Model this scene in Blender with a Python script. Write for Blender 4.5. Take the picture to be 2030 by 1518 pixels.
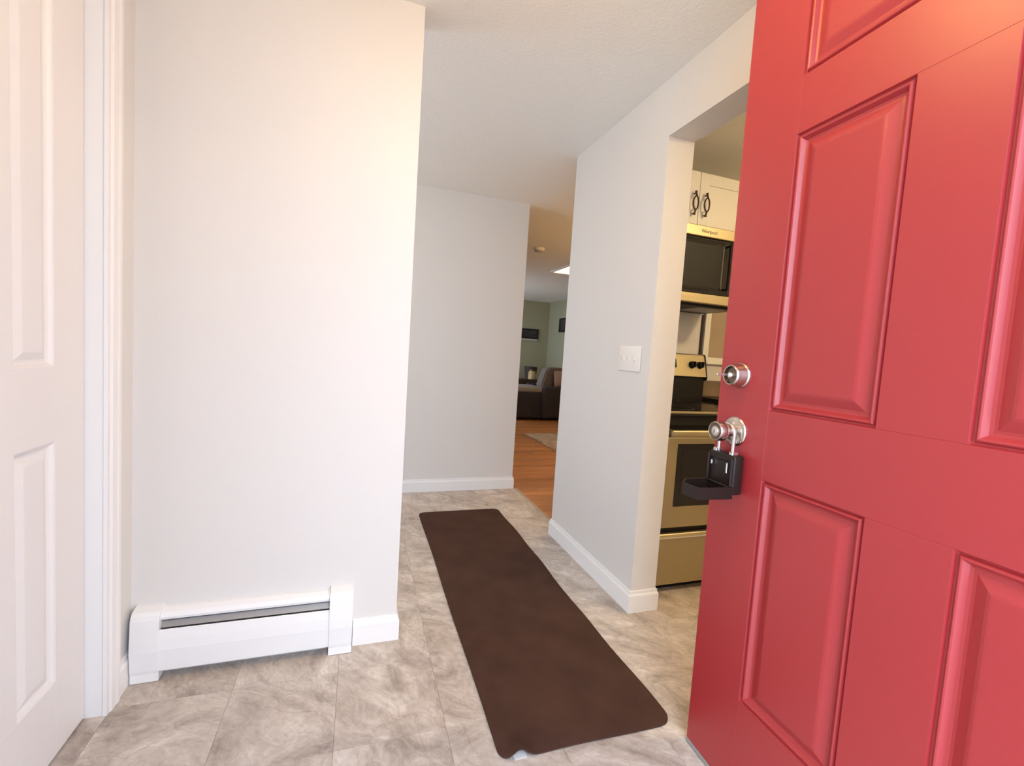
import bpy, bmesh, math, random
from mathutils import Vector, Matrix
random.seed(7)
for o in list(bpy.data.objects): bpy.data.objects.remove(o)
S = bpy.context.scene
COL = S.collection
PI = math.pi

# ------------------------------------------------------------------ camera
CAM_H = 1.147
cam_d = bpy.data.cameras.new('camera'); cam = bpy.data.objects.new('camera', cam_d); COL.objects.link(cam)
cam_d.sensor_fit = 'HORIZONTAL'; cam_d.sensor_width = 36.0
cam_d.lens = 36.0 * 887.24 / 2030.0
cam_d.clip_start = 0.01; cam_d.clip_end = 200
yaw, pitch, roll = math.radians(19.007), math.radians(3.860), math.radians(3.675)
fwd = Vector((math.sin(yaw)*math.cos(pitch), math.cos(yaw)*math.cos(pitch), -math.sin(pitch)))
rt = Vector((math.cos(yaw), -math.sin(yaw), 0)); up = rt.cross(fwd)
r2 = rt*math.cos(roll) + up*math.sin(roll); u2 = -rt*math.sin(roll) + up*math.cos(roll)
m = Matrix((r2, u2, -fwd)).transposed().to_4x4(); m.translation = (0, 0, CAM_H)
cam.matrix_world = m
S.camera = cam

# ------------------------------------------------------------------ world, light, exposure
W = bpy.data.worlds.new('overcast_sky'); S.world = W; W.use_nodes = True
bg = W.node_tree.nodes['Background']
bg.inputs['Color'].default_value = (0.71, 0.83, 1.0, 1); bg.inputs['Strength'].default_value = 3.4
S.view_settings.view_transform = 'Standard'; S.view_settings.look = 'None'
S.view_settings.gamma = 1.0; S.view_settings.use_curve_mapping = False
S.view_settings.exposure = 1.08
LAMP_ENTRY, FILL_HALL, FILL_DINING, LAMP_KITCHEN, LAMP_PANEL = 11.5, 7.5, 36.0, 68.0, 1.3

def portal(name, loc, rot, sx, sy):
    l = bpy.data.lights.new(name, 'AREA'); l.shape = 'RECTANGLE'; l.size = sx; l.size_y = sy
    l.cycles.is_portal = True
    o = bpy.data.objects.new(name, l); o.location = loc; o.rotation_euler = rot; COL.objects.link(o)
portal('doorway_portal', (0.455, -0.10, 1.08), (PI/2, 0, 0), 1.09, 2.2)
portal('hall_window_portal', (-2.09, 2.7, 1.35), (0, -PI/2, 0), 1.3, 1.1)
portal('window_portal', (1.16, 8.2, 1.4), (0, -PI/2, 0), 1.5, 2.4)

# ------------------------------------------------------------------ materials
def nm(name):
    mt = bpy.data.materials.new(name); mt.use_nodes = True
    nt = mt.node_tree; return mt, nt, nt.nodes['Principled BSDF']
def pbr(name, col, rough=0.5, metal=0.0, spec=0.5, bump=None, coat=0.0, emit=None, var=0.0):
    """plain paint / metal / plastic with optional noise relief (scale, strength, dist) and slight tone variation"""
    mt, nt, b = nm(name)
    b.inputs['Base Color'].default_value = (*col, 1); b.inputs['Roughness'].default_value = rough
    b.inputs['Metallic'].default_value = metal; b.inputs['Specular IOR Level'].default_value = spec
    b.inputs['Coat Weight'].default_value = coat
    tc = nt.nodes.new('ShaderNodeTexCoord')
    if bump:
        n = nt.nodes.new('ShaderNodeTexNoise'); n.inputs['Scale'].default_value = bump[0]; n.inputs['Detail'].default_value = 3
        bp = nt.nodes.new('ShaderNodeBump'); bp.inputs['Strength'].default_value = bump[1]; bp.inputs['Distance'].default_value = bump[2]
        nt.links.new(tc.outputs['Object'], n.inputs['Vector']); nt.links.new(n.outputs['Fac'], bp.inputs['Height'])
        nt.links.new(bp.outputs['Normal'], b.inputs['Normal'])
    if var:
        n2 = nt.nodes.new('ShaderNodeTexNoise'); n2.inputs['Scale'].default_value = 7.0; n2.inputs['Detail'].default_value = 4
        r = nt.nodes.new('ShaderNodeValToRGB')
        r.color_ramp.elements[0].color = (*[c*(1-var) for c in col], 1); r.color_ramp.elements[1].color = (*[min(1, c*(1+var)) for c in col], 1)
        r.color_ramp.elements[0].position = .3; r.color_ramp.elements[1].position = .7
        nt.links.new(tc.outputs['Object'], n2.inputs['Vector']); nt.links.new(n2.outputs['Fac'], r.inputs['Fac'])
        nt.links.new(r.outputs['Color'], b.inputs['Base Color'])
    if emit:
        b.inputs['Emission Color'].default_value = (*emit[0], 1); b.inputs['Emission Strength'].default_value = emit[1]
    return mt
M = {}
M['wall'] = pbr('wall_paint', (.685, .664, .638), .55, bump=(260, .12, .002))
M['wall2'] = pbr('living_wall_paint', (.30, .285, .185), .6, bump=(260, .1, .002))
M['ceil'] = pbr('ceiling_texture', (.86, .84, .79), .8, bump=(85, .45, .004))
M['trim'] = pbr('white_trim', (.80, .79, .78), .35)
M['wdoor'] = pbr('white_door_paint', (.78, .75, .725), .38, bump=(300, .05, .001))
M['red'] = pbr('red_door_paint', (.38, .028, .032), .40, spec=.75, bump=(420, .10, .0006))
M['heater'] = pbr('heater_enamel', (.80, .80, .80), .35)
M['alu'] = pbr('heater_damper_metal', (.34, .33, .325), .45, metal=.5)
M['dark'] = pbr('black_plastic', (.009, .007, .006), .5, spec=.3)
M['gloss'] = pbr('black_glass', (.010, .008, .008), .08)
M['steel'] = pbr('stainless_steel', (.47, .40, .25), .44, metal=.9)
M['nickel'] = pbr('satin_nickel', (.62, .56, .50), .22, metal=1.0)
M['bronze'] = pbr('aged_nickel', (.20, .15, .12), .3, metal=1.0)
M['lockbox'] = pbr('lockbox_casing', (.016, .009, .007), .42, spec=.35)
M['chrome'] = pbr('bright_chrome', (.85, .83, .80), .28, metal=1.0)
M['cab'] = pbr('cream_cabinet_paint', (.86, .85, .80), .4)
M['pull'] = pbr('dark_bronze_pull', (.10, .07, .05), .35, metal=.8)
M['counter'] = pbr('dark_counter', (.03, .020, .017), .45, var=.4)
M['splash'] = pbr('brown_splashback', (.20, .14, .09), .4, var=.3)
M['tan'] = pbr('tan_board', (.42, .33, .24), .8, var=.06)
M['sofa'] = pbr('dark_upholstery', (.022, .018, .026), .9, bump=(180, .3, .003), var=.2)
M['cush'] = pbr('grey_upholstery', (.22, .20, .19), .9, bump=(180, .3, .003))
M['cush2'] = pbr('taupe_upholstery', (.13, .105, .09), .9, bump=(180, .3, .003))
M['pink'] = pbr('mauve_cushion_cloth', (.25, .19, .20), .9, bump=(180, .3, .003))
M['walnut'] = pbr('dark_brown_wood', (.045, .024, .016), .4, var=.3)
M['jar'] = pbr('amber_jar', (.45, .30, .14), .3)
M['wicker'] = pbr('dark_wicker', (.05, .03, .022), .8, bump=(90, .6, .006))
M['frame'] = pbr('black_frame', (.012, .011, .010), .6, spec=.2)
M['mount'] = pbr('pale_mount', (.45, .44, .40), .8)
M['plastic'] = pbr('ivory_plastic', (.80, .77, .72), .3)
M['cream_plastic'] = pbr('smoke_alarm_plastic', (.62, .58, .50), .5)
M['sweep'] = pbr('grey_weather_strip', (.30, .28, .27), .5)
M['strip'] = pbr('transition_strip', (.42, .30, .21), .45)
M['concrete'] = pbr('porch_concrete', (.42, .41, .40), .9, bump=(40, .4, .01), var=.15)
M['ink'] = pbr('grey_lettering', (.04, .032, .025), .5)
M['ring'] = pbr('burner_print', (.05, .04, .04), .3)
M['lamp_w'] = pbr('warm_lamp_glass', (.9, .85, .75), .5, emit=((1.0, .66, .25), LAMP_ENTRY))
M['lamp_k'] = pbr('kitchen_lamp_glass', (.9, .85, .7), .5, emit=((1.0, .74, .40), LAMP_KITCHEN))
M['fill_h'] = pbr('hall_fill_glass', (.9, .85, .75), .5, emit=((1.0, .78, .55), FILL_HALL))
M['fill_d'] = pbr('dining_fill_glass', (.9, .85, .75), .5, emit=((1.0, .64, .28), FILL_DINING))
M['lamp_p'] = pbr('panel_light_diffuser', (.9, .85, .75), .5, emit=((1.0, .70, .40), LAMP_PANEL))

def tile_mat():
    mt, nt, b = nm('stone_look_vinyl'); N = nt.nodes.new; L = nt.links.new
    tc = N('ShaderNodeTexCoord'); oi = N('ShaderNodeObjectInfo')
    mul = N('ShaderNodeVectorMath'); mul.operation = 'MULTIPLY'; mul.inputs[1].default_value = (37, 53, 71)
    comb = N('ShaderNodeCombineXYZ')
    for i in range(3): L(oi.outputs['Random'], comb.inputs[i])
    L(comb.outputs[0], mul.inputs[0])
    add = N('ShaderNodeVectorMath'); L(tc.outputs['Object'], add.inputs[0]); L(mul.outputs[0], add.inputs[1])
    # per-tile turn of the vein direction
    rot = N('ShaderNodeVectorRotate'); rot.rotation_type = 'Z_AXIS'
    ang = N('ShaderNodeMath'); ang.operation = 'MULTIPLY_ADD'; ang.inputs[1].default_value = 1.0; ang.inputs[2].default_value = .3
    L(oi.outputs['Random'], ang.inputs[0]); L(ang.outputs[0], rot.inputs['Angle']); L(add.outputs[0], rot.inputs['Vector'])
    st = N('ShaderNodeMapping'); st.inputs['Scale'].default_value = (1.0, 1.6, 1.0); L(rot.outputs[0], st.inputs['Vector'])
    n1 = N('ShaderNodeTexNoise'); n1.inputs['Scale'].default_value = 3.6; n1.inputs['Detail'].default_value = 9; n1.inputs['Roughness'].default_value = .66; n1.inputs['Distortion'].default_value = 1.4
    n2 = N('ShaderNodeTexNoise'); n2.inputs['Scale'].default_value = 17; n2.inputs['Detail'].default_value = 8; n2.inputs['Roughness'].default_value = .7; n2.inputs['Distortion'].default_value = 2.0
    L(st.outputs[0], n1.inputs['Vector']); L(st.outputs[0], n2.inputs['Vector'])
    r1 = N('ShaderNodeValToRGB'); e = r1.color_ramp.elements
    e[0].position = .28; e[0].color = (.29, .235, .195, 1); e[1].position = .74; e[1].color = (.76, .70, .635, 1)
    k = e.new(.5); k.color = (.52, .455, .40, 1)
    L(n1.outputs['Fac'], r1.inputs['Fac'])
    r2 = N('ShaderNodeValToRGB'); e = r2.color_ramp.elements
    e[0].position = .36; e[0].color = (.70, .68, .66, 1); e[1].position = .62; e[1].color = (1.08, 1.08, 1.08, 1)
    L(n2.outputs['Fac'], r2.inputs['Fac'])
    mx = N('ShaderNodeMix'); mx.data_type = 'RGBA'; mx.blend_type = 'MULTIPLY'; mx.inputs['Factor'].default_value = .62
    L(r1.outputs['Color'], mx.inputs['A']); L(r2.outputs['Color'], mx.inputs['B'])
    # thin dark veins
    vn = N('ShaderNodeTexNoise'); vn.inputs['Scale'].default_value = 3.4; vn.inputs['Detail'].default_value = 6; vn.inputs['Distortion'].default_value = .8
    L(st.outputs[0], vn.inputs['Vector'])
    sb = N('ShaderNodeMath'); sb.operation = 'SUBTRACT'; sb.inputs[1].default_value = .5; L(vn.outputs['Fac'], sb.inputs[0])
    ab = N('ShaderNodeMath'); ab.operation = 'ABSOLUTE'; L(sb.outputs[0], ab.inputs[0])
    vr = N('ShaderNodeValToRGB'); vr.color_ramp.elements[0].position = 0; vr.color_ramp.elements[0].color = (.72, .68, .64, 1)
    vr.color_ramp.elements[1].position = .018; vr.color_ramp.elements[1].color = (1, 1, 1, 1); L(ab.outputs[0], vr.inputs['Fac'])
    mv = N('ShaderNodeMix'); mv.data_type = 'RGBA'; mv.blend_type = 'MULTIPLY'; mv.inputs['Factor'].default_value = .5
    L(mx.outputs['Result'], mv.inputs['A']); L(vr.outputs['Color'], mv.inputs['B'])
    L(mv.outputs['Result'], b.inputs['Base Color'])
    b.inputs['Roughness'].default_value = .42
    bp = N('ShaderNodeBump'); bp.inputs['Strength'].default_value = .25; bp.inputs['Distance'].default_value = .003
    L(n2.outputs['Fac'], bp.inputs['Height']); L(bp.outputs['Normal'], b.inputs['Normal'])
    return mt
M['tile'] = tile_mat()
def wood_mat():
    mt, nt, b = nm('hardwood_plank'); N = nt.nodes.new; L = nt.links.new
    tc = N('ShaderNodeTexCoord'); oi = N('ShaderNodeObjectInfo')
    comb = N('ShaderNodeCombineXYZ'); mm = N('ShaderNodeMath'); mm.operation = 'MULTIPLY'; mm.inputs[1].default_value = 40
    L(oi.outputs['Random'], mm.inputs[0]); L(mm.outputs[0], comb.inputs[0]); L(mm.outputs[0], comb.inputs[1])
    add = N('ShaderNodeVectorMath'); L(tc.outputs['Object'], add.inputs[0]); L(comb.outputs[0], add.inputs[1])
    mp = N('ShaderNodeMapping'); mp.inputs['Scale'].default_value = (1.5, 22, 8); L(add.outputs[0], mp.inputs['Vector'])
    n = N('ShaderNodeTexNoise'); n.inputs['Scale'].default_value = 2.0; n.inputs['Detail'].default_value = 6; n.inputs['Distortion'].default_value = .6
    L(mp.outputs[0], n.inputs['Vector'])
    r = N('ShaderNodeValToRGB'); e = r.color_ramp.elements
    e[0].position = .3; e[0].color = (.30, .125, .045, 1); e[1].position = .7; e[1].color = (.58, .27, .105, 1)
    L(n.outputs['Fac'], r.inputs['Fac'])
    hv = N('ShaderNodeHueSaturation'); ma = N('ShaderNodeMath'); ma.operation = 'MULTIPLY_ADD'; ma.inputs[1].default_value = .5; ma.inputs[2].default_value = .75
    L(oi.outputs['Random'], ma.inputs[0]); L(ma.outputs[0], hv.inputs['Value']); L(r.outputs['Color'], hv.inputs['Color'])
    L(hv.outputs['Color'], b.inputs['Base Color']); b.inputs['Roughness'].default_value = .32
    return mt
M['wood'] = wood_mat()
M['rug'] = pbr('brown_runner_fabric', (.064, .031, .021), .95, spec=.15, bump=(900, .5, .002), var=.16)
def print_mat(name, cols, scale):
    mt, nt, b = nm(name); N = nt.nodes.new; L = nt.links.new
    tc = N('ShaderNodeTexCoord'); n = N('ShaderNodeTexNoise'); n.inputs['Scale'].default_value = scale; n.inputs['Detail'].default_value = 5
    L(tc.outputs['Object'], n.inputs['Vector']); r = N('ShaderNodeValToRGB'); e = r.color_ramp.elements
    e[0].position = .35; e[0].color = (*cols[0], 1); e[1].position = .65; e[1].color = (*cols[1], 1)
    L(n.outputs['Fac'], r.inputs['Fac']); L(r.outputs['Color'], b.inputs['Base Color']); b.inputs['Roughness'].default_value = .7
    return mt
M['print'] = print_mat('dark_photo_print', ((.010, .009, .010), (.05, .045, .04)), 4)
M['carpet'] = print_mat('area_rug_weave', ((.24, .18, .14), (.46, .38, .31)), 9)

# ------------------------------------------------------------------ mesh helpers
def box(bm, x0, x1, y0, y1, z0, z1, bev=0.0, seg=1):
    vs = [bm.verts.new(p) for p in ((x0,y0,z0),(x1,y0,z0),(x1,y1,z0),(x0,y1,z0),(x0,y0,z1),(x1,y0,z1),(x1,y1,z1),(x0,y1,z1))]
    fs = [bm.faces.new([vs[i] for i in f]) for f in ((3,2,1,0),(4,5,6,7),(0,1,5,4),(1,2,6,5),(2,3,7,6),(3,0,4,7))]
    if bev:
        es = list({e for f in fs for e in f.edges})
        bmesh.ops.bevel(bm, geom=es, offset=bev, segments=seg, profile=.5, affect='EDGES')
def boxbm(*a, **k):
    bm = bmesh.new(); box(bm, *a, **k); return bm
def prism(bm, pts, z0, z1, axis='z'):
    """extrude a closed 2D outline; axis = the direction of extrusion"""
    def P(a, b, c): return {'z': (a, b, c), 'x': (c, a, b), 'y': (a, c, b)}[axis]
    lo = [bm.verts.new(P(a, b, z0)) for a, b in pts]; hi = [bm.verts.new(P(a, b, z1)) for a, b in pts]
    n = len(pts)
    f1 = bm.faces.new(lo); f2 = bm.faces.new(hi)
    for i in range(n):
        bm.faces.new((lo[i], lo[(i+1) % n], hi[(i+1) % n], hi[i]))
    bmesh.ops.recalc_face_normals(bm, faces=list(bm.faces))
def lathe(bm, prof, org, axis, n=28):
    """revolve [(r, h)] round an axis (unit Vector) starting at org"""
    a = Vector(axis).normalized(); t = Vector((0, 0, 1)) if abs(a.z) < .9 else Vector((1, 0, 0))
    u = a.cross(t).normalized(); v = a.cross(u); org = Vector(org); rings = []
    for r, h in prof:
        if r < 1e-6: rings.append([bm.verts.new(org + a*h)])
        else: rings.append([bm.verts.new(org + a*h + (u*math.cos(2*PI*i/n) + v*math.sin(2*PI*i/n))*r) for i in range(n)])
    for A, B in zip(rings, rings[1:]):
        for i in range(n):
            j = (i+1) % n
            if len(A) == 1 and len(B) == 1: continue
            if len(A) == 1: bm.faces.new((A[0], B[i], B[j]))
            elif len(B) == 1: bm.faces.new((A[i], B[0], A[j]))
            else: bm.faces.new((A[i], B[i], B[j], A[j]))
    bmesh.ops.recalc_face_normals(bm, faces=list(bm.faces))
def tube(bm, pts, r, n=10, closed=False):
    pts = [Vector(p) for p in pts]; rings = []; N = len(pts); prev = None
    for i, p in enumerate(pts):
        if closed: d = pts[(i+1) % N] - pts[i-1]
        else: d = pts[min(i+1, N-1)] - pts[max(i-1, 0)]
        d.normalize()
        if prev is None:
            t = Vector((0, 0, 1)) if abs(d.z) < .9 else Vector((1, 0, 0)); u = d.cross(t).normalized()
        else: u = (prev - d*prev.dot(d)).normalized()
        prev = u; v = d.cross(u); rr = r(i/(N-1)) if callable(r) else r
        rings.append([bm.verts.new(p + (u*math.cos(2*PI*k/n) + v*math.sin(2*PI*k/n))*rr) for k in range(n)])
    for i in range(N if closed else N-1):
        A, B = rings[i], rings[(i+1) % N]
        for k in range(n): bm.faces.new((A[k], A[(k+1) % n], B[(k+1) % n], B[k]))
    if not closed:
        bm.faces.new(rings[0][::-1]); bm.faces.new(rings[-1])
    bmesh.ops.recalc_face_normals(bm, faces=list(bm.faces))
def sweep(bm, path, prof):
    """mitred run of a moulding: path of (x,y), profile of (offset to the left of travel, z)"""
    P = [Vector(p) for p in path]; n = len(P); rows = []
    for i in range(n):
        ds = []
        if i > 0: ds.append((P[i]-P[i-1]).normalized())
        if i < n-1: ds.append((P[i+1]-P[i]).normalized())
        ns = [Vector((-d.y, d.x)) for d in ds]
        if len(ns) == 1: off = ns[0]
        else:
            b = (ns[0]+ns[1]).normalized(); off = b / max(.2, b.dot(ns[0]))
        rows.append([bm.verts.new((P[i].x+off.x*o, P[i].y+off.y*o, z)) for o, z in prof])
    k = len(prof)
    for A, B in zip(rows, rows[1:]):
        for i in range(k): bm.faces.new((A[i], B[i], B[(i+1) % k], A[(i+1) % k]))
    bm.faces.new(rows[0]); bm.faces.new(rows[-1][::-1])
    bmesh.ops.recalc_face_normals(bm, faces=list(bm.faces))
def ring_panel(bm, x0, x1, z0, z1, prof, back=None):
    """rectangular moulded panel facing -y: prof = [(inset, y)] from rim to field"""
    rings = []
    for i, y in prof:
        rings.append([bm.verts.new(p) for p in ((x0+i, y, z0+i), (x1-i, y, z0+i), (x1-i, y, z1-i), (x0+i, y, z1-i))])
    for A, B in zip(rings, rings[1:]):
        for k in range(4): bm.faces.new((A[k], A[(k+1) % 4], B[(k+1) % 4], B[k]))
    bm.faces.new(rings[-1])
    if back is not None:
        bk = [bm.verts.new((v.co.x, back, v.co.z)) for v in rings[0]]
        for k in range(4): bm.faces.new((bk[k], bk[(k+1) % 4], rings[0][(k+1) % 4], rings[0][k]))
        bm.faces.new(bk[::-1])
def obj(name, bm, mat, parent=None, smooth=False, loc=None):
    me = bpy.data.meshes.new(name); bm.to_mesh(me); bm.free()
    me.materials.append(M[mat] if isinstance(mat, str) else mat)
    if smooth:
        me.shade_smooth()
        me.set_sharp_from_angle(angle=math.radians(38))
    o = bpy.data.objects.new(name, me); COL.objects.link(o)
    if parent: o.parent = parent
    if loc: o.location = loc
    return o
def tag(o, label=None, cat=None, group=None, kind=None):
    if label: o['label'] = label
    if cat: o['category'] = cat
    if group: o['group'] = group
    if kind: o['kind'] = kind
    return o
def thing(name, loc, label, cat, rz=0, group=None):
    o = bpy.data.objects.new(name, None); COL.objects.link(o); o.empty_display_size = .1
    o.location = loc; o.rotation_euler = (0, 0, rz); return tag(o, label, cat, group)
def struct(name, bm, mat, label, cat=None, smooth=False):
    o = obj(name, bm, mat, smooth=smooth); return tag(o, label, cat, None, 'structure')
def text(name, body, size, mat, parent, loc, rot, extrude=.0006):
    cu = bpy.data.curves.new(name, 'FONT'); cu.body = body; cu.size = size; cu.extrude = extrude; cu.align_x = 'CENTER'
    t = bpy.data.objects.new(name, cu); COL.objects.link(t); dg = bpy.context.evaluated_depsgraph_get()
    me = bpy.data.meshes.new_from_object(t.evaluated_get(dg)); bpy.data.objects.remove(t)
    me.materials.clear(); me.materials.append(M[mat])
    o = bpy.data.objects.new(name, me); COL.objects.link(o); o.parent = parent; o.location = loc; o.rotation_euler = rot
    return o

CEIL = 2.36
# ------------------------------------------------------------------ the room shell
floor = struct('floor', boxbm(-2.1, 4.4, -.10, 9.9, -.20, -.008), 'strip', 'subfloor under the vinyl tiles and the hardwood planks', 'floor')
b = bmesh.new(); box(b, -2.1, 4.4, -.10, 9.9, CEIL, CEIL+.12)
struct('ceiling', b, 'ceil', 'white textured ceiling over the entry hall and living room', 'ceiling')

b = bmesh.new()
box(b, -.90, -.09, -.10, .07, 0, CEIL); box(b, 1.0, 3.7, -.10, .07, 0, CEIL); box(b, -.09, 1.0, -.10, .07, 2.24, CEIL)
struct('wall_front', b, 'wall', 'front wall with the entrance doorway, behind the viewer', 'wall')
b = bmesh.new()
box(b, -.80, -.675, .07, .86, 0, CEIL); box(b, -.80, -.675, 1.575, 1.725, 0, CEIL); box(b, -.80, -.675, .86, 1.575, 2.22, CEIL)
box(b, -1.4, -1.3, .07, 1.725, 0, CEIL)
struct('wall_left', b, 'wall', 'left entry wall around the white panelled door', 'wall')
b = bmesh.new(); box(b, -2.0, .176, 1.725, 1.845, 0, CEIL)
struct('wall_entry', b, 'wall', 'pale greige wall carrying the baseboard heater', 'wall')
b = bmesh.new(); box(b, -2.0, 1.27, 3.522, 3.642, 0, CEIL)
struct('wall_back', b, 'wall', 'grey wall at the end of the hall behind the runner', 'wall')
b = bmesh.new()
box(b, -2.1, -2.0, 1.725, 2.15, 0, CEIL); box(b, -2.1, -2.0, 3.25, 3.642, 0, CEIL); box(b, -2.1, -2.0, 2.15, 3.25, 0, .7); box(b, -2.1, -2.0, 2.15, 3.25, 2.0, CEIL)
struct('wall_hall', b, 'wall', 'end wall of the hall hidden on the left', 'wall')
b = bmesh.new()
prism(b, [(.07, 0), (.45, 0), (.45, 2.11), (1.672, 2.11), (1.672, 0), (2.563, 0), (2.563, CEIL), (.07, CEIL)], 1.211, 1.345, 'x')
struct('wall_right', b, 'wall', 'right hall wall with the light switches and the kitchen opening', 'wall')
b = bmesh.new(); box(b, 1.345, 4.15, 2.43, 2.563, 0, CEIL)
struct('wall_kitchen', b, 'wall', 'kitchen wall behind the stainless range', 'wall')
b = bmesh.new(); box(b, 3.6, 3.72, .07, 2.43, 0, CEIL)
struct('wall_kitchen_right', b, 'wall', 'far side wall of the kitchen hidden behind the red door', 'wall')
b = bmesh.new(); box(b, 4.15, 4.27, 2.43, 9.80, 0, CEIL)
struct('wall_living_right', b, 'wall2', 'pale wall on the right of the living room', 'wall')
b = bmesh.new(); box(b, 1.15, 4.15, 9.68, 9.80, 0, CEIL)
struct('wall_living_back', b, 'wall2', 'olive wall at the far end of the living room', 'wall')
b = bmesh.new()
box(b, 1.15, 1.27, 3.642, 7.0, 0, CEIL); box(b, 1.15, 1.27, 9.4, 9.68, 0, CEIL); box(b, 1.15, 1.27, 7.0, 9.4, 0, .65); box(b, 1.15, 1.27, 7.0, 9.4, 2.15, CEIL)
struct('wall_living_left', b, 'wall2', 'living room wall with the window, behind the hall', 'wall')
b = bmesh.new()
box(b, 1.17, 1.25, 7.0, 7.05, .65, 2.15); box(b, 1.17, 1.25, 9.35, 9.4, .65, 2.15); box(b, 1.17, 1.25, 7.05, 9.35, .65, .70); box(b, 1.17, 1.25, 7.05, 9.35, 2.10, 2.15)
struct('window_1', b, 'trim', 'white window frame in the living room left wall', 'window')
b = bmesh.new()
box(b, -2.09, -2.02, 2.15, 2.20, .7, 2.0); box(b, -2.09, -2.02, 3.20, 3.25, .7, 2.0); box(b, -2.09, -2.02, 2.20, 3.20, .7, .75); box(b, -2.09, -2.02, 2.20, 3.20, 1.95, 2.0)
struct('window_2', b, 'trim', 'white window frame at the hidden left end of the hall', 'window')
b = boxbm(-4, 5, -6, -.10, -.30, -.03)
struct('floor_porch', b, 'concrete', 'concrete porch outside the entrance', 'floor')

# baseboards
BP = [(0, 0), (.012, 0), (.012, .076), (.010, .082), (.007, .086), (.006, .098), (0, .100)]
def baseboard(name, path, label):
    bm = bmesh.new(); sweep(bm, path, BP); return struct(name, bm, 'trim', label, 'baseboard')
baseboard('baseboard_right', [(1.345, 1.74), (1.345, 1.672), (1.211, 1.672), (1.211, 2.563), (1.345, 2.563)], 'white baseboard wrapping the end of the wall under the switches')
baseboard('baseboard_entry', [(-1.9, 1.845), (.176, 1.845), (.176, 1.725), (.017, 1.725)], 'white baseboard on the corner right of the heater')
baseboard('baseboard_back', [(1.27, 3.9), (1.27, 3.522), (-1.9, 3.522)], 'white baseboard along the wall at the end of the hall')
baseboard('baseboard_left', [(-.675, 1.725), (-.675, 1.618)], 'short white baseboard between the door casing and the heater')

# floor tiles (grid pitch .32) and hardwood planks, one object each
PT = .32; X0 = -.027; Y0 = 1.26
def tile_mesh(w, d):
    bm = bmesh.new(); g = .0003
    box(bm, -w/2+g, w/2-g, -d/2+g, d/2-g, -.008, 0)
    top = [e for e in bm.edges if all(abs(v.co.z) < 1e-6 for v in e.verts)]
    bmesh.ops.bevel(bm, geom=top, offset=.0003, segments=1, affect='EDGES')
    me = bpy.data.meshes.new('tile'); bm.to_mesh(me); bm.free(); me.materials.append(M['tile']); return me
cache = {}
def tile(x0, x1, y0, y1):
    k = (round(x1-x0, 4), round(y1-y0, 4))
    if k not in cache: cache[k] = tile_mesh(*k)
    o = bpy.data.objects.new('tile', cache[k]); COL.objects.link(o); o.parent = floor; o.location = ((x0+x1)/2, (y0+y1)/2, 0)
for i in range(-6, 12):
    for j in range(-4, 8):
        x0, x1 = X0+i*PT, X0+(i+1)*PT; y0, y1 = Y0+j*PT, Y0+(j+1)*PT
        if x1 < -.80 and y1 < 1.80: continue
        if y0 > 2.5 and x0 > 1.29: continue
        if y0 < 2.5 and y1 > 2.5 and x0 > 1.29: y1 = 2.5
        if y0 >= 2.5: x1 = min(x1, 1.293)
        if y0 < -.01 and j == -4: y0 = -.02
        if i == 3 and j == 3: pass
        tile(x0, x1, y0, min(y1, 3.52))
rnd = random.Random(3)
PW = .094; y = 2.565; row = 0
while y < 9.67:
    x = 1.316; end = 4.148; first = True
    while x < end - .01:
        ln = rnd.uniform(.5, 1.5) if first else rnd.uniform(1.1, 1.9); first = False
        x1 = min(end, x+ln)
        if end - x1 < .35: x1 = end
        bm = bmesh.new(); w = (x1-x)/2; box(bm, -w+.0006, w-.0006, .0006, PW-.0006, -.008, 0)
        tp = [e for e in bm.edges if all(abs(v.co.z) < 1e-6 for v in e.verts)]
        bmesh.ops.bevel(bm, geom=tp, offset=.001, segments=1, affect='EDGES')
        o = obj('plank', bm, 'wood', floor, loc=(x+w, y, 0)); x = x1
    y += PW; row += 1
b = bmesh.new(); prism(b, [(1.292, 0), (1.318, 0), (1.314, .005), (1.296, .005)], 2.576, 3.51, 'y')
struct('trim_1', b, 'strip', 'thin transition strip between vinyl tiles and hardwood', 'trim')

# ------------------------------------------------------------------ white panelled door on the left, its jamb and casing
XF = -.720   # door face
b = bmesh.new()
for y0, y1 in ((1.556, 1.579), (.852, .864)):      # jambs
    box(b, -.79, -.672, y0, y1, 0, 2.19)
box(b, -.79, -.672, .864, 1.556, 2.178, 2.19)
def casing(bm, y0, y1, flip):
    w = y1-y0; pr = [(0, 0), (.010, 0), (.010, .012), (.014, .020), (.015, .042), (.017, .050), (.017, .062), (.012, .068), (.012, w), (0, w)]
    pts = [(-.675+d, (y0+t) if not flip else (y1-t)) for d, t in pr]
    prism(bm, pts, 0, 2.245)
casing(b, 1.552, 1.618, False); casing(b, .812, .884, True)
box(b, -.675, -.659, .884, 1.552, 2.175, 2.245)
struct('trim_2', b, 'trim', 'white moulded casing and jamb around the panelled door', 'trim')
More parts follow.
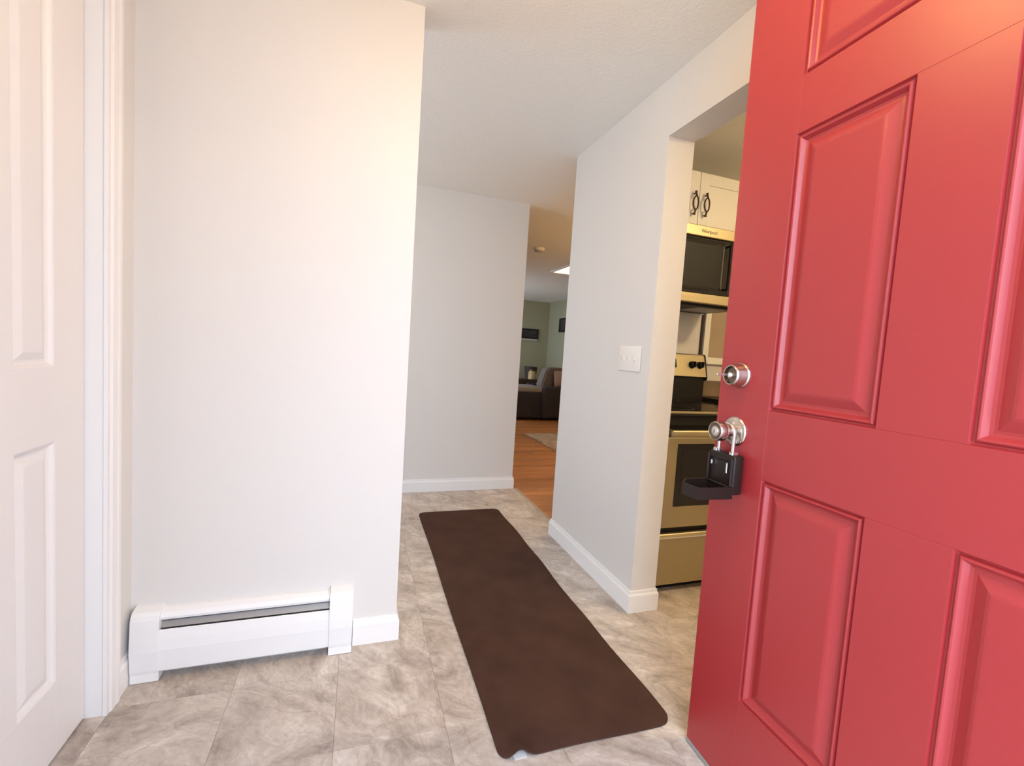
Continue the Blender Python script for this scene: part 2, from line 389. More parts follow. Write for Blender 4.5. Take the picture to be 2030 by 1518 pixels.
# leaf: local frame x along the wall, -y out of the face (towards the entry), rotated so that -y -> +x
DW = .687; DH = 2.165
wd = tag(bpy.data.objects.new('door_2', None), 'white two by two panelled door in the left wall, shut', 'door', None, 'structure'); COL.objects.link(wd)
wd.location = (XF, .866, .006); wd.rotation_euler = (0, 0, PI/2)
cx = [(.125, .267), (.420, .562)]     # panel columns
rz = [(.204, .843), (1.033, 2.03)]
def leaf(bm, W_, H_, cols, rows, T, be):
    box(bm, 0, cols[0][0], 0, T, 0, H_, be); box(bm, cols[-1][1], W_, 0, T, 0, H_, be)
    zs = [0] + [z for r in rows for z in r] + [H_]
    for k in range(0, len(zs), 2): box(bm, cols[0][0], cols[-1][1], 0, T, zs[k], zs[k+1], be)
    for a, c in zip(cols, cols[1:]):
        for z0, z1 in rows: box(bm, a[1], c[0], 0, T, z0, z1, be)
b = bmesh.new(); leaf(b, DW, DH, cx, rz, .035, .0004)
obj('door_leaf', b, 'wdoor', wd)
WP = [(0, .0), (.004, .002), (.009, .008), (.014, .011), (.019, .011), (.036, .004), (.040, .0035)]
for a in cx:
    for z in rz:
        b = bmesh.new(); ring_panel(b, a[0], a[1], z[0], z[1], WP, .030); obj('panel', b, 'wdoor', wd)

# ------------------------------------------------------------------ red entrance door, swung open on the right
ang = math.radians(-2.8)
ux, uy = math.sin(ang), -math.cos(ang)
rd = tag(bpy.data.objects.new('door_1', None), 'red six panel entrance door standing open on the right', 'door', None, 'structure'); COL.objects.link(rd)
rd.location = (.992, 1.03, 0); rd.rotation_euler = (0, 0, math.atan2(uy, ux))
RW, RH = 1.013, 2.19
cols = [(.177, .433), (.580, .836)]
rows = [(.256, .850), (1.029, 1.704), (1.841, 2.070)]
b = bmesh.new(); leaf(b, RW, RH-.014, cols, rows, .044, .0005)
obj('door_leaf', b, 'red', rd, loc=(0, 0, .014))
RP = [(0, 0), (.0022, .0065), (.0050, .0072), (.0085, .0015), (.0105, .0005), (.0130, .0015), (.0190, .0105), (.0240, .0120), (.0290, .0115), (.0470, .0035), (.0520, .0022), (.0550, .0020)]
for a in cols:
    for z in rows:
        b = bmesh.new(); ring_panel(b, a[0], a[1], z[0]+.014, z[1]+.014, RP, .040)
        obj('panel', b, 'red', rd)
b = bmesh.new(); box(b, .004, RW-.004, -.003, .040, .0015, .013, .001)
tag(obj('door_sweep', b, 'sweep', rd), 'grey weather strip along the bottom edge')
# deadbolt
KS, KZ, DZ = .074, .971, 1.125
b = bmesh.new()
lathe(b, [(0, 0), (.036, 0), (.036, .003), (.034, .007), (.0325, .008), (.0315, .014), (.0285, .030), (.0275, .034), (.0255, .036), (.0235, .035), (.021, .028), (0, .028)], (KS, 0, DZ), (0, -1, 0), 36)
db = tag(obj('deadbolt', b, 'nickel', rd, True), 'satin nickel deadbolt housing above the knob')
b = bmesh.new(); lathe(b, [(.0225, .0345), (.0210, .0290), (0, .0290)], (KS, 0, DZ), (0, -1, 0), 28); obj('recessed_face', b, 'bronze', db, True)
b = bmesh.new(); lathe(b, [(0, .029), (.0085, .029), (.0085, .036), (.007, .038), (0, .038)], (KS, 0, DZ), (0, -1, 0), 24)
obj('lock_cylinder', b, 'chrome', db, True)
b = bmesh.new(); box(b, KS-.0018, KS+.0018, -.078, -.036, DZ-.003, DZ+.0035, .001)
obj('thumb_turn', b, 'chrome', db)
# knob
b = bmesh.new()
lathe(b, [(0, 0), (.040, 0), (.041, .003), (.039, .006), (.036, .008), (.030, .009), (.022, .012), (.014, .017), (.0125, .022), (.0125, .036)], (KS, 0, KZ), (0, -1, 0), 40)
rose = tag(obj('knob_rose', b, 'nickel', rd, True), 'round nickel rose behind the door knob')
b = bmesh.new()
lathe(b, [(.0120, .034), (.018, .036), (.024, .040), (.0272, .047), (.0272, .056), (.0258, .066), (.0250, .0675), (.0236, .068), (.0225, .0668), (.016, .0665), (.0125, .0672), (0, .0672)], (KS, 0, KZ), (0, -1, 0), 40)
kn = tag(obj('door_knob', b, 'nickel', rd, True), 'tulip shaped nickel knob with a key cylinder')
b = bmesh.new(); lathe(b, [(0, .0672), (.0102, .0672), (.0102, .0690), (.009, .0698), (0, .0698)], (KS, 0, KZ), (0, -1, 0), 28)
obj('key_cylinder', b, 'chrome', kn, True)
b = bmesh.new(); box(b, KS-.0009, KS+.0009, -.0702, -.0697, KZ-.005, KZ+.005)
obj('keyhole', b, 'dark', kn)
b = bmesh.new(); lathe(b, [(.0232, .0660), (.0228, .0676), (.0150, .0672), (.0130, .0660)], (KS, 0, KZ), (0, -1, 0), 36)
obj('knob_face', b, 'bronze', kn, True)
# hinges on the far edge of the leaf
for hz in (.25, 1.10, 1.95):
    b = bmesh.new(); lathe(b, [(0, -.05), (.007, -.05), (.007, .05), (0, .05)], (RW+.002, -.008, hz), (0, 0, 1), 14); obj('hinge', b, 'bronze', rd, True)

# realtor style key box hung on the knob
lb = thing('key_lockbox', (.992, 1.03, 0), 'black key lockbox with its tray open, hanging from the red door knob', 'lockbox', math.atan2(uy, ux))
b = bmesh.new()
tube(b, [(KS-.026, -.026, .900), (KS-.026, -.026, .955)] + [(KS-.026*math.cos(t), -.026, .966+.026*math.sin(t)) for t in [PI*i/14 for i in range(15)]] + [(KS+.026, -.026, .955), (KS+.026, -.026, .900)], .0042, 12)
tag(obj('shackle', b, 'chrome', lb, True), 'bright steel shackle over the knob neck')
b = bmesh.new(); box(b, KS-.044, KS+.050, -.040, -.006, .806, .912, .006, 3)
body = obj('body', b, 'lockbox', lb, True)
for sx in (-.030, .030):
    b = bmesh.new(); box(b, KS+sx-.007, KS+sx+.007, -.036, -.016, .908, .920, .002); tag(obj('shackle_collar', b, 'chrome', body), 'steel collar where the shackle enters')
b = bmesh.new()
for x0, x1 in ((KS-.044, KS-.037), (KS+.043, KS+.050)): box(b, x0, x1, -.047, -.038, .828, .905, .0025)
box(b, KS-.037, KS+.043, -.044, -.038, .893, .905, .0025)
obj('cavity_rim', b, 'lockbox', body)
b = bmesh.new(); box(b, KS+.028, KS+.033, -.0465, -.041, .862, .890, .001)
tag(obj('latch', b, 'chrome', body), 'bright latch plate inside the key cavity')
b = bmesh.new(); box(b, KS-.030, KS-.024, -.0465, -.041, .874, .886, .001); tag(obj('latch', b, 'chrome', body), 'small bright latch stub inside the key cavity')
# tray: open pan with chamfered outer corner
def pan(bm, pts, z0, z1, t):
    n = len(pts); P = [Vector(p) for p in pts]; c = sum(P, Vector((0, 0)))/n
    inn = []
    for i in range(n):
        d0 = (P[i]-P[i-1]).normalized(); d1 = (P[(i+1) % n]-P[i]).normalized()
        n0 = Vector((-d0.y, d0.x)); n1 = Vector((-d1.y, d1.x)); bb = (n0+n1).normalized(); o = bb*(t/max(.3, bb.dot(n0)))
        q = P[i]+o
        if (q-c).length > (P[i]-c).length: q = P[i]-o
        inn.append(q)
    V = lambda L, z: [bm.verts.new((p.x, p.y, z)) for p in L]
    a, b_, c_, d = V(P, z0), V(P, z1), V(inn, z1), V(inn, z0+.004)
    for A, B in ((a, b_), (b_, c_), (c_, d)):
        for i in range(n): bm.faces.new((A[i], A[(i+1) % n], B[(i+1) % n], B[i]))
    bm.faces.new(a[::-1]); bm.faces.new(d)
    bmesh.ops.recalc_face_normals(bm, faces=list(bm.faces))
b = bmesh.new()
pan(b, [(KS-.044, -.036), (KS+.050, -.036), (KS+.048, -.142), (KS-.006, -.152), (KS-.040, -.118)], .797, .829, .005)
tray = obj('tray', b, 'lockbox', lb)
b = bmesh.new(); tube(b, [(KS-.042, -.040, .826), (KS+.046, -.040, .826)], .004, 8); obj('tray_hinge', b, 'lockbox', lb, True)

# ------------------------------------------------------------------ baseboard heater
ht = thing('baseboard_heater', (-.323, 1.725, 0), 'long white baseboard heater under the pale wall on the left', 'heater')
def hsec(bm, pr, x0, x1): prism(bm, [(-d, z) for d, z in pr], x0, x1, 'x')
HX0, HX1 = -.660+.323, .014+.323
CAP = [(0, .002), (.050, .002), (.049, .030), (.0505, .034), (.052, .042), (.0575, .105), (.056, .140), (.050, .208), (.046, .222), (.038, .232), (.012, .240), (0, .241)]
for a, c in ((HX0, HX0+.078), (HX1-.080, HX1)):
    b = bmesh.new(); hsec(b, CAP, a, c)
    bmesh.ops.bevel(b, geom=[e for e in b.edges if len({round(v.co.x, 5) for v in e.verts}) == 1], offset=.0012, segments=2, affect='EDGES')
    obj('end_cap', b, 'heater', ht)
i0, i1 = HX0+.076, HX1-.078
b = bmesh.new(); hsec(b, [(0, .030), (.003, .030), (.003, .216), (.012, .225), (.028, .219), (.034, .208), (.032, .200), (.0345, .200), (.037, .209), (.031, .222), (.012, .230), (0, .231)], i0, i1)
obj('hood', b, 'heater', ht)
b = bmesh.new(); hsec(b, [(.043, .036), (.0475, .034), (.0520, .105), (.0495, .140), (.0455, .168), (.041, .171), (.039, .168), (.043, .164), (.048, .105)], i0, i1)
obj('front_panel', b, 'heater', ht)
b = bmesh.new(); hsec(b, [(.022, .188), (.036, .173), (.0372, .175), (.024, .191)], i0, i1)
tag(obj('damper', b, 'alu', ht), 'silver damper blade in the slot')
b = bmesh.new()
for k in range(90):
    xx = i0+.01+k*(i1-i0-.02)/89; box(b, xx, xx+.0012, -.036, -.006, .075, .165)
fe = obj('heating_fins', b, 'alu', ht); fe['kind'] = 'stuff'

# ------------------------------------------------------------------ brown runner
rx0, rx1, ry0, ry1 = .424, .996, 1.096, 3.050
rug = thing('runner_rug', ((rx0+rx1)/2, (ry0+ry1)/2, 0), 'long dark brown runner mat on the hall tiles, near corner curled up', 'rug', math.radians(-.35))
w, l = rx1-rx0, ry1-ry0; R = .045
ts = [0, .004, .010, .018, .028, .038, .05, .065, .08, .1, .12, .14]
ys = [t for t in ts] + [.14+(l-.28)*k/60 for k in range(1, 60)] + [l-t for t in ts[::-1]]
fr = sorted(set([0, .01, .02, .03, .045, .06, .075, .09, .105, .12, .135, .15, .165, .18, .20, .22, .25] + [.25+.05*k for k in range(1, 15)] + [.97, .99, 1.0]))
b = bmesh.new()
def rug_pt(f, yy, top):
    dd = min(yy, l-yy); sh = R-math.sqrt(max(0, R*R-(R-dd)**2)) if dd < R else 0
    xl = -w/2+sh; xr = w/2-sh
    xr += .004*math.sin(yy*5.1+1)+.003*math.sin(yy*13); xl += .002*math.sin(yy*6)
    x = xl+(xr-xl)*f; yv = -l/2+yy + .004*math.sin(f*5)*(1 if yy < .2 else 0)
    hx = x+w/2
    z = .0010*math.sin(yy*3.1+f*2)+.0012
    lift = .022*math.exp(-((hx-.058)/.030)**2)*math.exp(-(yy/.055)**2)
    # the corner folds in a little where it lifts
    yv += lift*.32
    e = min(hx-sh, w-sh-hx, dd); th = .0062 if e > .005 else .0048
    z = max(z, .0004)+lift
    return (x, yv, z+(th if top else 0))
T = [[b.verts.new(rug_pt(f, yy, True)) for f in fr] for yy in ys]
Bm = [[b.verts.new(rug_pt(f, yy, False)) for f in fr] for yy in ys]
nr, nc = len(ys), len(fr)
for i in range(nr-1):
    for j in range(nc-1):
        b.faces.new((T[i][j], T[i][j+1], T[i+1][j+1], T[i+1][j])); b.faces.new((Bm[i][j], Bm[i+1][j], Bm[i+1][j+1], Bm[i][j+1]))
for i in range(nr-1):
    b.faces.new((T[i][0], T[i+1][0], Bm[i+1][0], Bm[i][0])); b.faces.new((T[i][-1], Bm[i][-1], Bm[i+1][-1], T[i+1][-1]))
for j in range(nc-1):
    b.faces.new((T[0][j], Bm[0][j], Bm[0][j+1], T[0][j+1])); b.faces.new((T[-1][j], T[-1][j+1], Bm[-1][j+1], Bm[-1][j]))
bmesh.ops.recalc_face_normals(b, faces=list(b.faces))
obj('pile', b, 'rug', rug, True)
b = bmesh.new(); box(b, -w/2+.042, -w/2+.080, -l/2+.0035, -l/2+.040, .0002, .0008)  # thin white slip lying under the lifted corner
tag(obj('white_sliver', b, 'trim', rug), 'white sliver showing under the curled corner')

# ------------------------------------------------------------------ light switches
sw = thing('light_switch', (1.211, 1.830, 1.156), 'ivory triple light switch plate on the hall wall beside the kitchen opening', 'switch', -PI/2)
b = bmesh.new(); box(b, -.091, .091, -.006, 0, -.061, .061, .004, 3); obj('switch_plate', b, 'plastic', sw, True)
for k, x in enumerate((-.046, 0, .046)):
    b = bmesh.new(); box(b, x-.0055, x+.0055, -.0075, -.005, -.013, .013, .0008); f_ = obj('toggle_frame', b, 'plastic', sw)
    b = bmesh.new(); s = -1 if k == 2 else 1
    prism(b, [(-.006, -.008), (-.006, .008), (-.020, .004+s*.009), (-.020, -.003+s*.009)], x-.004, x+.004, 'x'); obj('toggle', b, 'plastic', sw)
    for z in (-.030, .030):
        b = bmesh.new(); lathe(b, [(0, .0055), (.003, .0055), (.0028, .0072), (0, .0075)], (x, 0, z), (0, -1, 0), 12); obj('screw', b, 'plastic', sw, True)

# ------------------------------------------------------------------ kitchen
KX0, KX1 = 1.376, 2.130
rg = thing('kitchen_range', ((KX0+KX1)/2, 2.10, 0), 'stainless electric range with black oven window, seen through the kitchen opening', 'range')
hw = (KX1-KX0)/2; F = 1.767-2.10
b = bmesh.new(); box(b, -hw, hw, F+.035, .31, .03, .895, .003)
obj('body', b, 'dark', rg)
b = bmesh.new(); box(b, -hw+.02, hw-.02, F+.06, .30, 0, .035); obj('plinth', b, 'dark', rg)
b = bmesh.new(); box(b, -hw, hw, F+.004, F+.034, .045, .305, .004); dr = obj('drawer', b, 'steel', rg)
b = bmesh.new(); box(b, -hw+.01, hw-.01, F-.006, F+.006, .284, .293, .003, 2); tag(obj('drawer_pull', b, 'chrome', dr), 'bright lip along the drawer top')
b = bmesh.new(); box(b, -hw, hw, F, F+.034, .338, .790, .005, 2); od = obj('oven_door', b, 'steel', rg)
b = bmesh.new(); box(b, -hw+.105, hw-.105, F-.003, F+.004, .445, .757, .002); obj('oven_window', b, 'gloss', od)
b = bmesh.new(); box(b, -hw+.135, hw-.135, F-.0045, F-.0028, .475, .727, .001); obj('window_pane', b, 'gloss', od)
b = bmesh.new()
box(b, -hw+.02, hw-.02, F-.058, F-.036, .800, .834, .008, 3)
for x in (-hw+.05, hw-.05): box(b, x-.012, x+.012, F-.040, F+.036, .804, .830, .003)
obj('handle', b, 'steel', od, True)
b = bmesh.new(); box(b, -hw, hw, F+.012, F+.036, .845, .895, .003); obj('vent_panel', b, 'dark', rg)
b = bmesh.new(); box(b, -hw, hw, F-.012, .28, .896, .918, .006, 2); ct = obj('cooktop', b, 'gloss', rg)
b = bmesh.new(); box(b, -hw, hw, F-.016, F-.010, .908, .919, .002); tag(obj('cooktop_trim', b, 'steel', ct), 'steel strip along the front of the cooktop')
for x, yb, r in ((-.19, -.17, .105), (.19, -.17, .08), (-.19, .10, .08), (.19, .10, .105)):
    b = bmesh.new()
    tube(b, [(x+r*math.cos(2*PI*k/32), yb+r*math.sin(2*PI*k/32), .9185) for k in range(32)], .0008, 4, True)
    tag(obj('burner_ring', b, 'ring', ct), 'thin printed ring marking a burner')
b = bmesh.new(); box(b, -hw+.004, hw-.004, .245, .31, .90, 1.075, .003); obj('riser', b, 'dark', rg)
b = bmesh.new(); prism(b, [(.225, 1.070), (.262, 1.205), (.272, 1.212), (.312, 1.212), (.312, 1.070)], -hw+.004, hw-.008, 'x')
bgd = obj('backguard', b, 'steel', rg)
b = bmesh.new(); prism(b, [(.222, 1.060), (.258, 1.207), (.270, 1.214), (.314, 1.214), (.314, 1.052), (.235, 1.045)], hw-.008, hw, 'x'); obj('backguard_end', b, 'dark', rg)
for x in (-.33, -.27, .262, .325):
    b = bmesh.new(); lathe(b, [(0, 0), (.024, 0), (.023, .006), (.019, .009), (.018, .024), (.016, .026), (0, .026)], (x, .2446, 1.143), (0, -.964, .264), 24)
    k_ = obj('control_knob', b, 'dark', bgd, True)
    b = bmesh.new(); box(b, x-.003, x+.003, .205, .226, 1.130, 1.166, .001); obj('knob_grip', b, 'dark', bgd)
b = bmesh.new(); box(b, -.14, .14, .2385, .246, 1.12, 1.175); 
bmesh.ops.rotate(b, verts=b.verts, cent=(0, .2446, 1.143), matrix=Matrix.Rotation(-.267, 3, 'X')); obj('clock_panel', b, 'gloss', bgd)

mw = thing('microwave', ((KX0+KX1)/2, 2.43, 1.478), 'over-range microwave with steel bands and dark glass above the stove', 'microwave')
D = -.365
b = bmesh.new(); box(b, -hw, hw, D+.02, 0, .006, .430, .003); obj('body', b, 'dark', mw)
b = bmesh.new(); box(b, -hw, hw, D-.018, D+.018, .372, .430, .004, 2); tb = obj('top_band', b, 'steel', mw)
text('brand_lettering', 'Whirlpool', .026, 'ink', tb, (.045, D-.0183, .392), (PI/2, 0, 0))
b = bmesh.new(); box(b, -hw, hw, D-.015, D+.018, .012, .064, .004, 2); obj('bottom_band', b, 'steel', mw)
b = bmesh.new(); box(b, -hw, hw, D-.006, D+.018, .066, .370, .003); dg_ = obj('door', b, 'dark', mw)
b = bmesh.new(); ring_panel(b, -hw+.01, hw-.19, .078, .362, [(0, -.0062), (.012, -.0085), (.016, -.0085), (.040, -.002), (.044, -.002)]); 
for v in b.verts: v.co.y += D
obj('window', b, 'gloss', dg_)
b = bmesh.new(); box(b, hw-.17, hw-.012, D-.010, D-.005, .078, .362, .002); obj('control_panel', b, 'gloss', mw)
b = bmesh.new(); tube(b, [(hw-.185, D-.03, .09), (hw-.185, D-.032, .22), (hw-.185, D-.03, .35)], .008, 10)
for z in (.10, .34): tube(b, [(hw-.185, D-.030, z), (hw-.185, D-.004, z)], .006, 8)
obj('handle', b, 'frame', mw, True)
b = bmesh.new(); box(b, -hw+.02, hw-.02, D+.03, -.02, 0, .007, .001); ub = obj('underside_vent', b, 'dark', mw)
for sx in (-.2, .2):
    b = bmesh.new(); box(b, sx-.12, sx+.12, D+.06, D+.24, -.004, .001, .001); obj('grease_filter', b, 'alu', ub)

cb = thing('wall_cabinet', ((KX0+KX1)/2, 2.43, 1.912), 'cream two door wall cabinet with ring pulls above the microwave', 'cabinet')
b = bmesh.new(); box(b, -hw, hw, -.312, 0, 0, .300, .001); obj('carcass', b, 'cab', cb)
def pull(bm, x, z, y):
    pts = [(x+.017*math.cos(t), y-.020-.003*math.sin(t)**2, z+.036*math.sin(t)) for t in [2*PI*k/24 for k in range(24)]]
    tube(bm, pts, .0042, 8, True)
    for s in (-1, 1):
        zz = z+s*.036
        tube(bm, [(x, y-.022, zz), (x, y-.021, zz+s*.008), (x, y-.018, zz+s*.018), (x, y-.016, zz+s*.028)], lambda t: .0045+.003*math.cos(t*PI*2)**2, 10)
        tube(bm, [(x, y, zz+s*.018), (x, y-.019, zz+s*.018)], .0042, 8)
for sgn in (-1, 1):
    x0, x1 = (-hw+.002, -.002) if sgn < 0 else (.002, hw-.002)
    b = bmesh.new(); leaf(b, x1-x0, .296, [(.062, x1-x0-.062)], [(.060, .236)], .018, .0008)
    d_ = obj('door', b, 'cab', cb, loc=(x0, -.331, .002))
    b = bmesh.new(); box(b, .060, x1-x0-.060, .009, .016, .058, .238); obj('panel', b, 'cab', d_)
    b = bmesh.new(); px = (x1-x0-.036) if sgn < 0 else .036
    pull(b, px, .118, 0.0); tag(obj('handle', b, 'pull', d_, True), 'dark bronze oval ring pull')

# counter, base cabinet, splashback, framed board
bc = thing('base_cabinet', (2.86, 2.12, 0), 'base cabinet right of the range, under the dark counter', 'cabinet')
b = bmesh.new(); box(b, -.715, .72, -.30, .30, .10, .895); obj('carcass', b, 'cab', bc)
b = bmesh.new(); box(b, -.715, .72, -.24, .30, 0, .10); obj('plinth', b, 'dark', bc)
for k in range(3):
    b = bmesh.new(); leaf(b, .46, .76, [(.06, .40)], [(.06, .70)], .018, .001); d_ = obj('door', b, 'cab', bc, loc=(-.70+k*.475, -.319, .115))
    b = bmesh.new(); box(b, .058, .402, .009, .016, .058, .702); obj('panel', b, 'cab', d_)
    b = bmesh.new(); pull(b, .03, .60, 0); obj('handle', b, 'pull', d_, True)
b = bmesh.new(); box(b, 2.138, 3.59, 1.79, 2.428, .897, .938, .004, 2)
wt = tag(obj('countertop', b, 'counter'), 'dark laminate countertop right of the range', 'counter')
b = bmesh.new(); box(b, 2.138, 3.59, 2.405, 2.428, .939, 1.045, .003); tag(obj('splashback', b, 'splash', wt), 'brown splash lip at the back of the counter')
fb = thing('framed_board', (2.55, 2.43, 1.155), 'cream framed tan board on the kitchen wall right of the stove', 'board')
b = bmesh.new()
FW, FH = .40, .85; t_ = .045
for x0, x1, z0, z1 in ((-FW, -FW+t_, 0, FH), (FW-t_, FW, 0, FH), (-FW+t_, FW-t_, 0, t_), (-FW+t_, FW-t_, FH-t_, FH)):
    box(b, x0, x1, -.024, -.0005, z0, z1, .002)
obj('frame', b, 'cab', fb)
b = bmesh.new(); box(b, -FW+t_-.002, FW-t_+.002, -.012, -.001, t_-.002, FH-t_+.002); obj('board', b, 'tan', fb)
b = bmesh.new(); box(b, 2.1345, 2.146, 2.418, 2.4297, .94, 1.478, .001); struct('trim_3', b, 'walnut', 'narrow dark edge strip on the kitchen wall beside the framed board', 'trim')

# ------------------------------------------------------------------ living room seen through the gap
sf = thing('armchair', (3.1, 7.60, 0), 'dark upholstered armchair with grey seat and taupe back cushion in the living room', 'armchair')
b = bmesh.new(); box(b, -.56, .60, -.40, .40, .05, .44, .04, 3); obj('base', b, 'sofa', sf, True)
b = bmesh.new(); box(b, -.08, .62, -.52, -.32, .04, .60, .06, 4); obj('arm', b, 'sofa', sf, True)
b = bmesh.new(); box(b, -.08, .62, .30, .45, .04, .60, .06, 4); obj('arm', b, 'sofa', sf, True)
b = bmesh.new(); box(b, -.58, -.06, -.45, .45, .04, .495, .03, 3); obj('footrest_panel', b, 'sofa', sf, True)
b = bmesh.new(); box(b, -.60, .02, -.44, .29, .480, .575, .04, 4); tag(obj('seat_cushion', b, 'cush', sf, True), 'grey seat cushion')
b = bmesh.new(); prism(b, [(-.03, .58), (.05, .86), (.10, .92), (.36, .93), (.46, .90), (.44, .50), (.02, .50)], -.28, .0, 'y')
bmesh.ops.bevel(b, geom=list(b.edges), offset=.025, segments=3, affect='EDGES'); tag(obj('back_cushion', b, 'cush2', sf, True), 'taupe back cushion')
b = bmesh.new(); box(b, .42, .64, -.44, .44, .05, .90, .05, 3); obj('backrest', b, 'sofa', sf, True)
for x in (-.5, .52):
    for y_ in (-.36, .36):
        b = bmesh.new(); lathe(b, [(0, 0), (.022, 0), (.028, .06), (0, .06)], (x, y_, 0), (0, 0, 1), 12); obj('foot', b, 'walnut', sf, True)
cu = thing('throw_pillow', (3.38, 7.185, .603), 'mauve throw pillow propped on the armchair arm', 'pillow', .15)
b = bmesh.new()
bmesh.ops.create_grid(b, x_segments=10, y_segments=10, size=.14)
top = list(b.verts)
for v in top:
    e = max(0, (1-(v.co.x/.14)**2))*max(0, (1-(v.co.y/.14)**2)); v['h'] if False else None
    v.co.z = .055*e**.5
ret = bmesh.ops.duplicate(b, geom=list(b.faces)+list(b.edges)+list(b.verts))
for v in [g for g in ret['geom'] if isinstance(g, bmesh.types.BMVert)]: v.co.z = -v.co.z
bmesh.ops.remove_doubles(b, verts=b.verts, dist=.0005); bmesh.ops.recalc_face_normals(b, faces=list(b.faces))
bmesh.ops.rotate(b, verts=b.verts, cent=(0, 0, 0), matrix=Matrix.Rotation(math.radians(80), 3, 'X')); bmesh.ops.translate(b, verts=b.verts, vec=(0, 0, .14))
obj('cover', b, 'pink', cu, True)
tbx = thing('side_table', (3.26, 9.15, 0), 'dark brown side table against the far living room wall', 'table')
b = bmesh.new(); box(b, -.42, .55, -.24, .24, .50, .60, .006); obj('tabletop', b, 'walnut', tbx)
for x in (-.38, .50):
    for y_ in (-.20, .20):
        b = bmesh.new(); box(b, x-.025, x+.025, y_-.025, y_+.025, 0, .50); obj('leg', b, 'walnut', tbx)
b = bmesh.new(); box(b, -.40, .53, -.22, .22, .18, .21); obj('shelf', b, 'walnut', tbx)
b = bmesh.new(); lathe(b, [(0, 0), (.075, 0), (.085, .01), (.085, .15), (.070, .17), (.070, .19)], (0, 0, 0), (0, 0, 1), 24)
jr = thing('jar', (3.55, 9.02, .60), 'amber jar with a dark lid on the side table', 'jar'); obj('glass', b, 'jar', jr, True)
b = bmesh.new(); lathe(b, [(0, .185), (.076, .185), (.076, .215), (0, .22)], (0, 0, 0), (0, 0, 1), 24); obj('lid', b, 'pull', jr, True)
bk = thing('basket', (3.60, 9.24, .60), 'dark wicker basket behind the amber jar', 'basket')
b = bmesh.new(); lathe(b, [(0, 0), (.10, 0), (.13, .12), (.14, .25), (.125, .25), (.115, .12), (.09, .01), (0, .01)], (0, 0, 0), (0, 0, 1), 26); obj('wicker_body', b, 'wicker', bk, True)
b = bmesh.new(); lathe(b, [(.125, .24), (.150, .245), (.152, .265), (.125, .268)], (0, 0, 0), (0, 0, 1), 26); obj('rim', b, 'walnut', bk, True)

def picture(name, loc, rz, w_, h_, label, shelf=True):
    p = thing(name, loc, label, 'picture', rz)
    b = bmesh.new(); t = .03
    for x0, x1, z0, z1 in ((-w_/2, -w_/2+t, 0, h_), (w_/2-t, w_/2, 0, h_), (-w_/2+t, w_/2-t, 0, t), (-w_/2+t, w_/2-t, h_-t, h_)): box(b, x0, x1, -.03, -.001, z0, z1)
    obj('frame', b, 'frame', p)
    b = bmesh.new(); box(b, -w_/2+t, w_/2-t, -.015, -.002, t, h_-t); obj('print', b, 'print', p)
    return p
p1 = picture('wall_picture', (3.66, 9.68, 1.50), 0, .46, .22, 'small dark framed picture with a pale lower edge on the olive far wall')
b = bmesh.new(); box(b, -.22, .20, -.05, -.001, -.045, -.012); tag(obj('ledge', b, 'mount', p1), 'pale ledge under the picture')
picture('wall_picture', (4.15, 8.75, 1.66), -PI/2, .60, .30, 'dark framed picture on the right living room wall by the hall corner')

# area rug on the hardwood
ar = bmesh.new(); box(ar, 2.27, 3.9, 3.9, 5.93, .0005, .010, .002)
tag(obj('area_rug', ar, 'carpet'), 'beige patterned area rug on the hardwood before the armchair', 'rug')

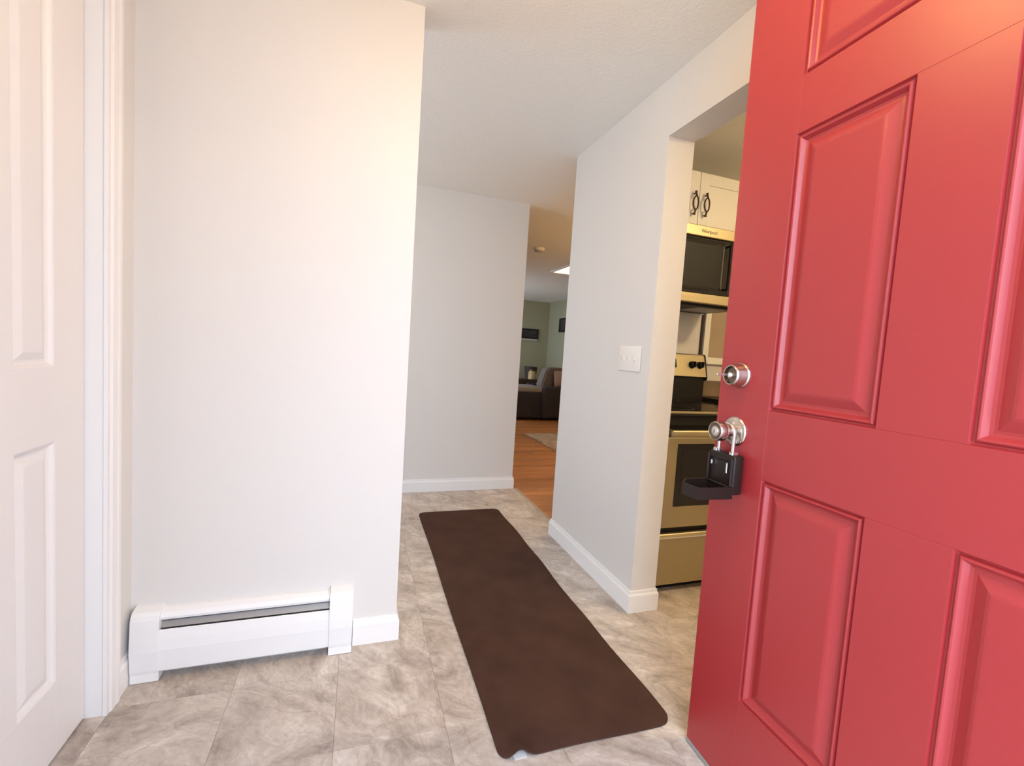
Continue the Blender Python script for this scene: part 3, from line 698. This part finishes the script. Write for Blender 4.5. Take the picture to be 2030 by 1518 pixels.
# ceiling fittings
sd = thing('smoke_detector', (1.90, 4.88, CEIL), 'round smoke detector on the ceiling beyond the hall', 'smoke detector')
b = bmesh.new(); lathe(b, [(0, 0), (.068, 0), (.068, -.012), (.060, -.026), (.045, -.034), (0, -.036)], (0, 0, 0), (0, 0, 1), 28); obj('housing', b, 'cream_plastic', sd, True)
b = bmesh.new(); lathe(b, [(.048, -.0345), (.050, -.030), (.052, -.034)], (0, 0, 0), (0, 0, 1), 28); obj('grille_ring', b, 'alu', sd, True)
pl = thing('ceiling_panel_light', (3.0, 5.25, CEIL), 'flat lit ceiling panel in the living room, just left of the hall wall', 'lamp')
b = bmesh.new()
for x0, x1, y0, y1 in ((-.43, -.40, -.83, .83), (.40, .43, -.83, .83), (-.40, .40, -.83, -.80), (-.40, .40, .80, .83)): box(b, x0, x1, y0, y1, -.022, 0, .003)
obj('frame', b, 'ceil', pl)
b = bmesh.new(); box(b, -.40, .40, -.80, .80, -.014, -.006); tag(obj('diffuser', b, 'lamp_p', pl), 'glowing warm diffuser')

def dome(name, loc, mat, label):
    t = thing(name, loc, label, 'lamp')
    b = bmesh.new(); lathe(b, [(0, 0), (.15, 0), (.15, -.02), (.142, -.028)], (0, 0, 0), (0, 0, 1), 36); obj('base', b, 'nickel', t, True)
    b = bmesh.new(); lathe(b, [(.14, -.022)]+[(.14*math.cos(a), -.022-.075*math.sin(a)) for a in [PI/2*k/8 for k in range(1, 8)]]+[(0, -.097)], (0, 0, 0), (0, 0, 1), 36)
    obj('glass_dome', b, mat, t, True)
def globe(loc, mat, label):
    t = thing('globe_lamp', loc, label, 'lamp')
    b = bmesh.new(); lathe(b, [(0, 0), (.07, 0), (.07, -.012), (.015, -.02), (.015, -.06), (.05, -.065), (.05, -.075), (0, -.075)], (0, 0, 0), (0, 0, 1), 30); obj('canopy', b, 'nickel', t, True)
    b = bmesh.new(); R_ = .12; lathe(b, [(R_*math.sin(a), -.17+R_*math.cos(a)) for a in [.42+(PI-.42)*k/16 for k in range(16)]]+[(0, -.17-R_)], (0, 0, 0), (0, 0, 1), 32)
    obj('glass_globe', b, mat, t, True)
globe((.34, .82, CEIL), 'lamp_w', 'warm globe lamp hanging from the ceiling just inside the entrance')
globe((-.70, 2.75, CEIL), 'fill_h', 'added globe lamp brightening the hall, unseen behind the heater wall')  # unseen fill lamp, added to lift the brightness of the hall
globe((2.9, 3.7, CEIL), 'fill_d', 'added globe lamp brightening the living room, unseen beyond the kitchen wall')  # unseen, added because the ceiling panel alone leaves the living room dim
dome('flush_mount_lamp', (2.52, .60, CEIL), 'lamp_k', 'round warm ceiling lamp in the kitchen')
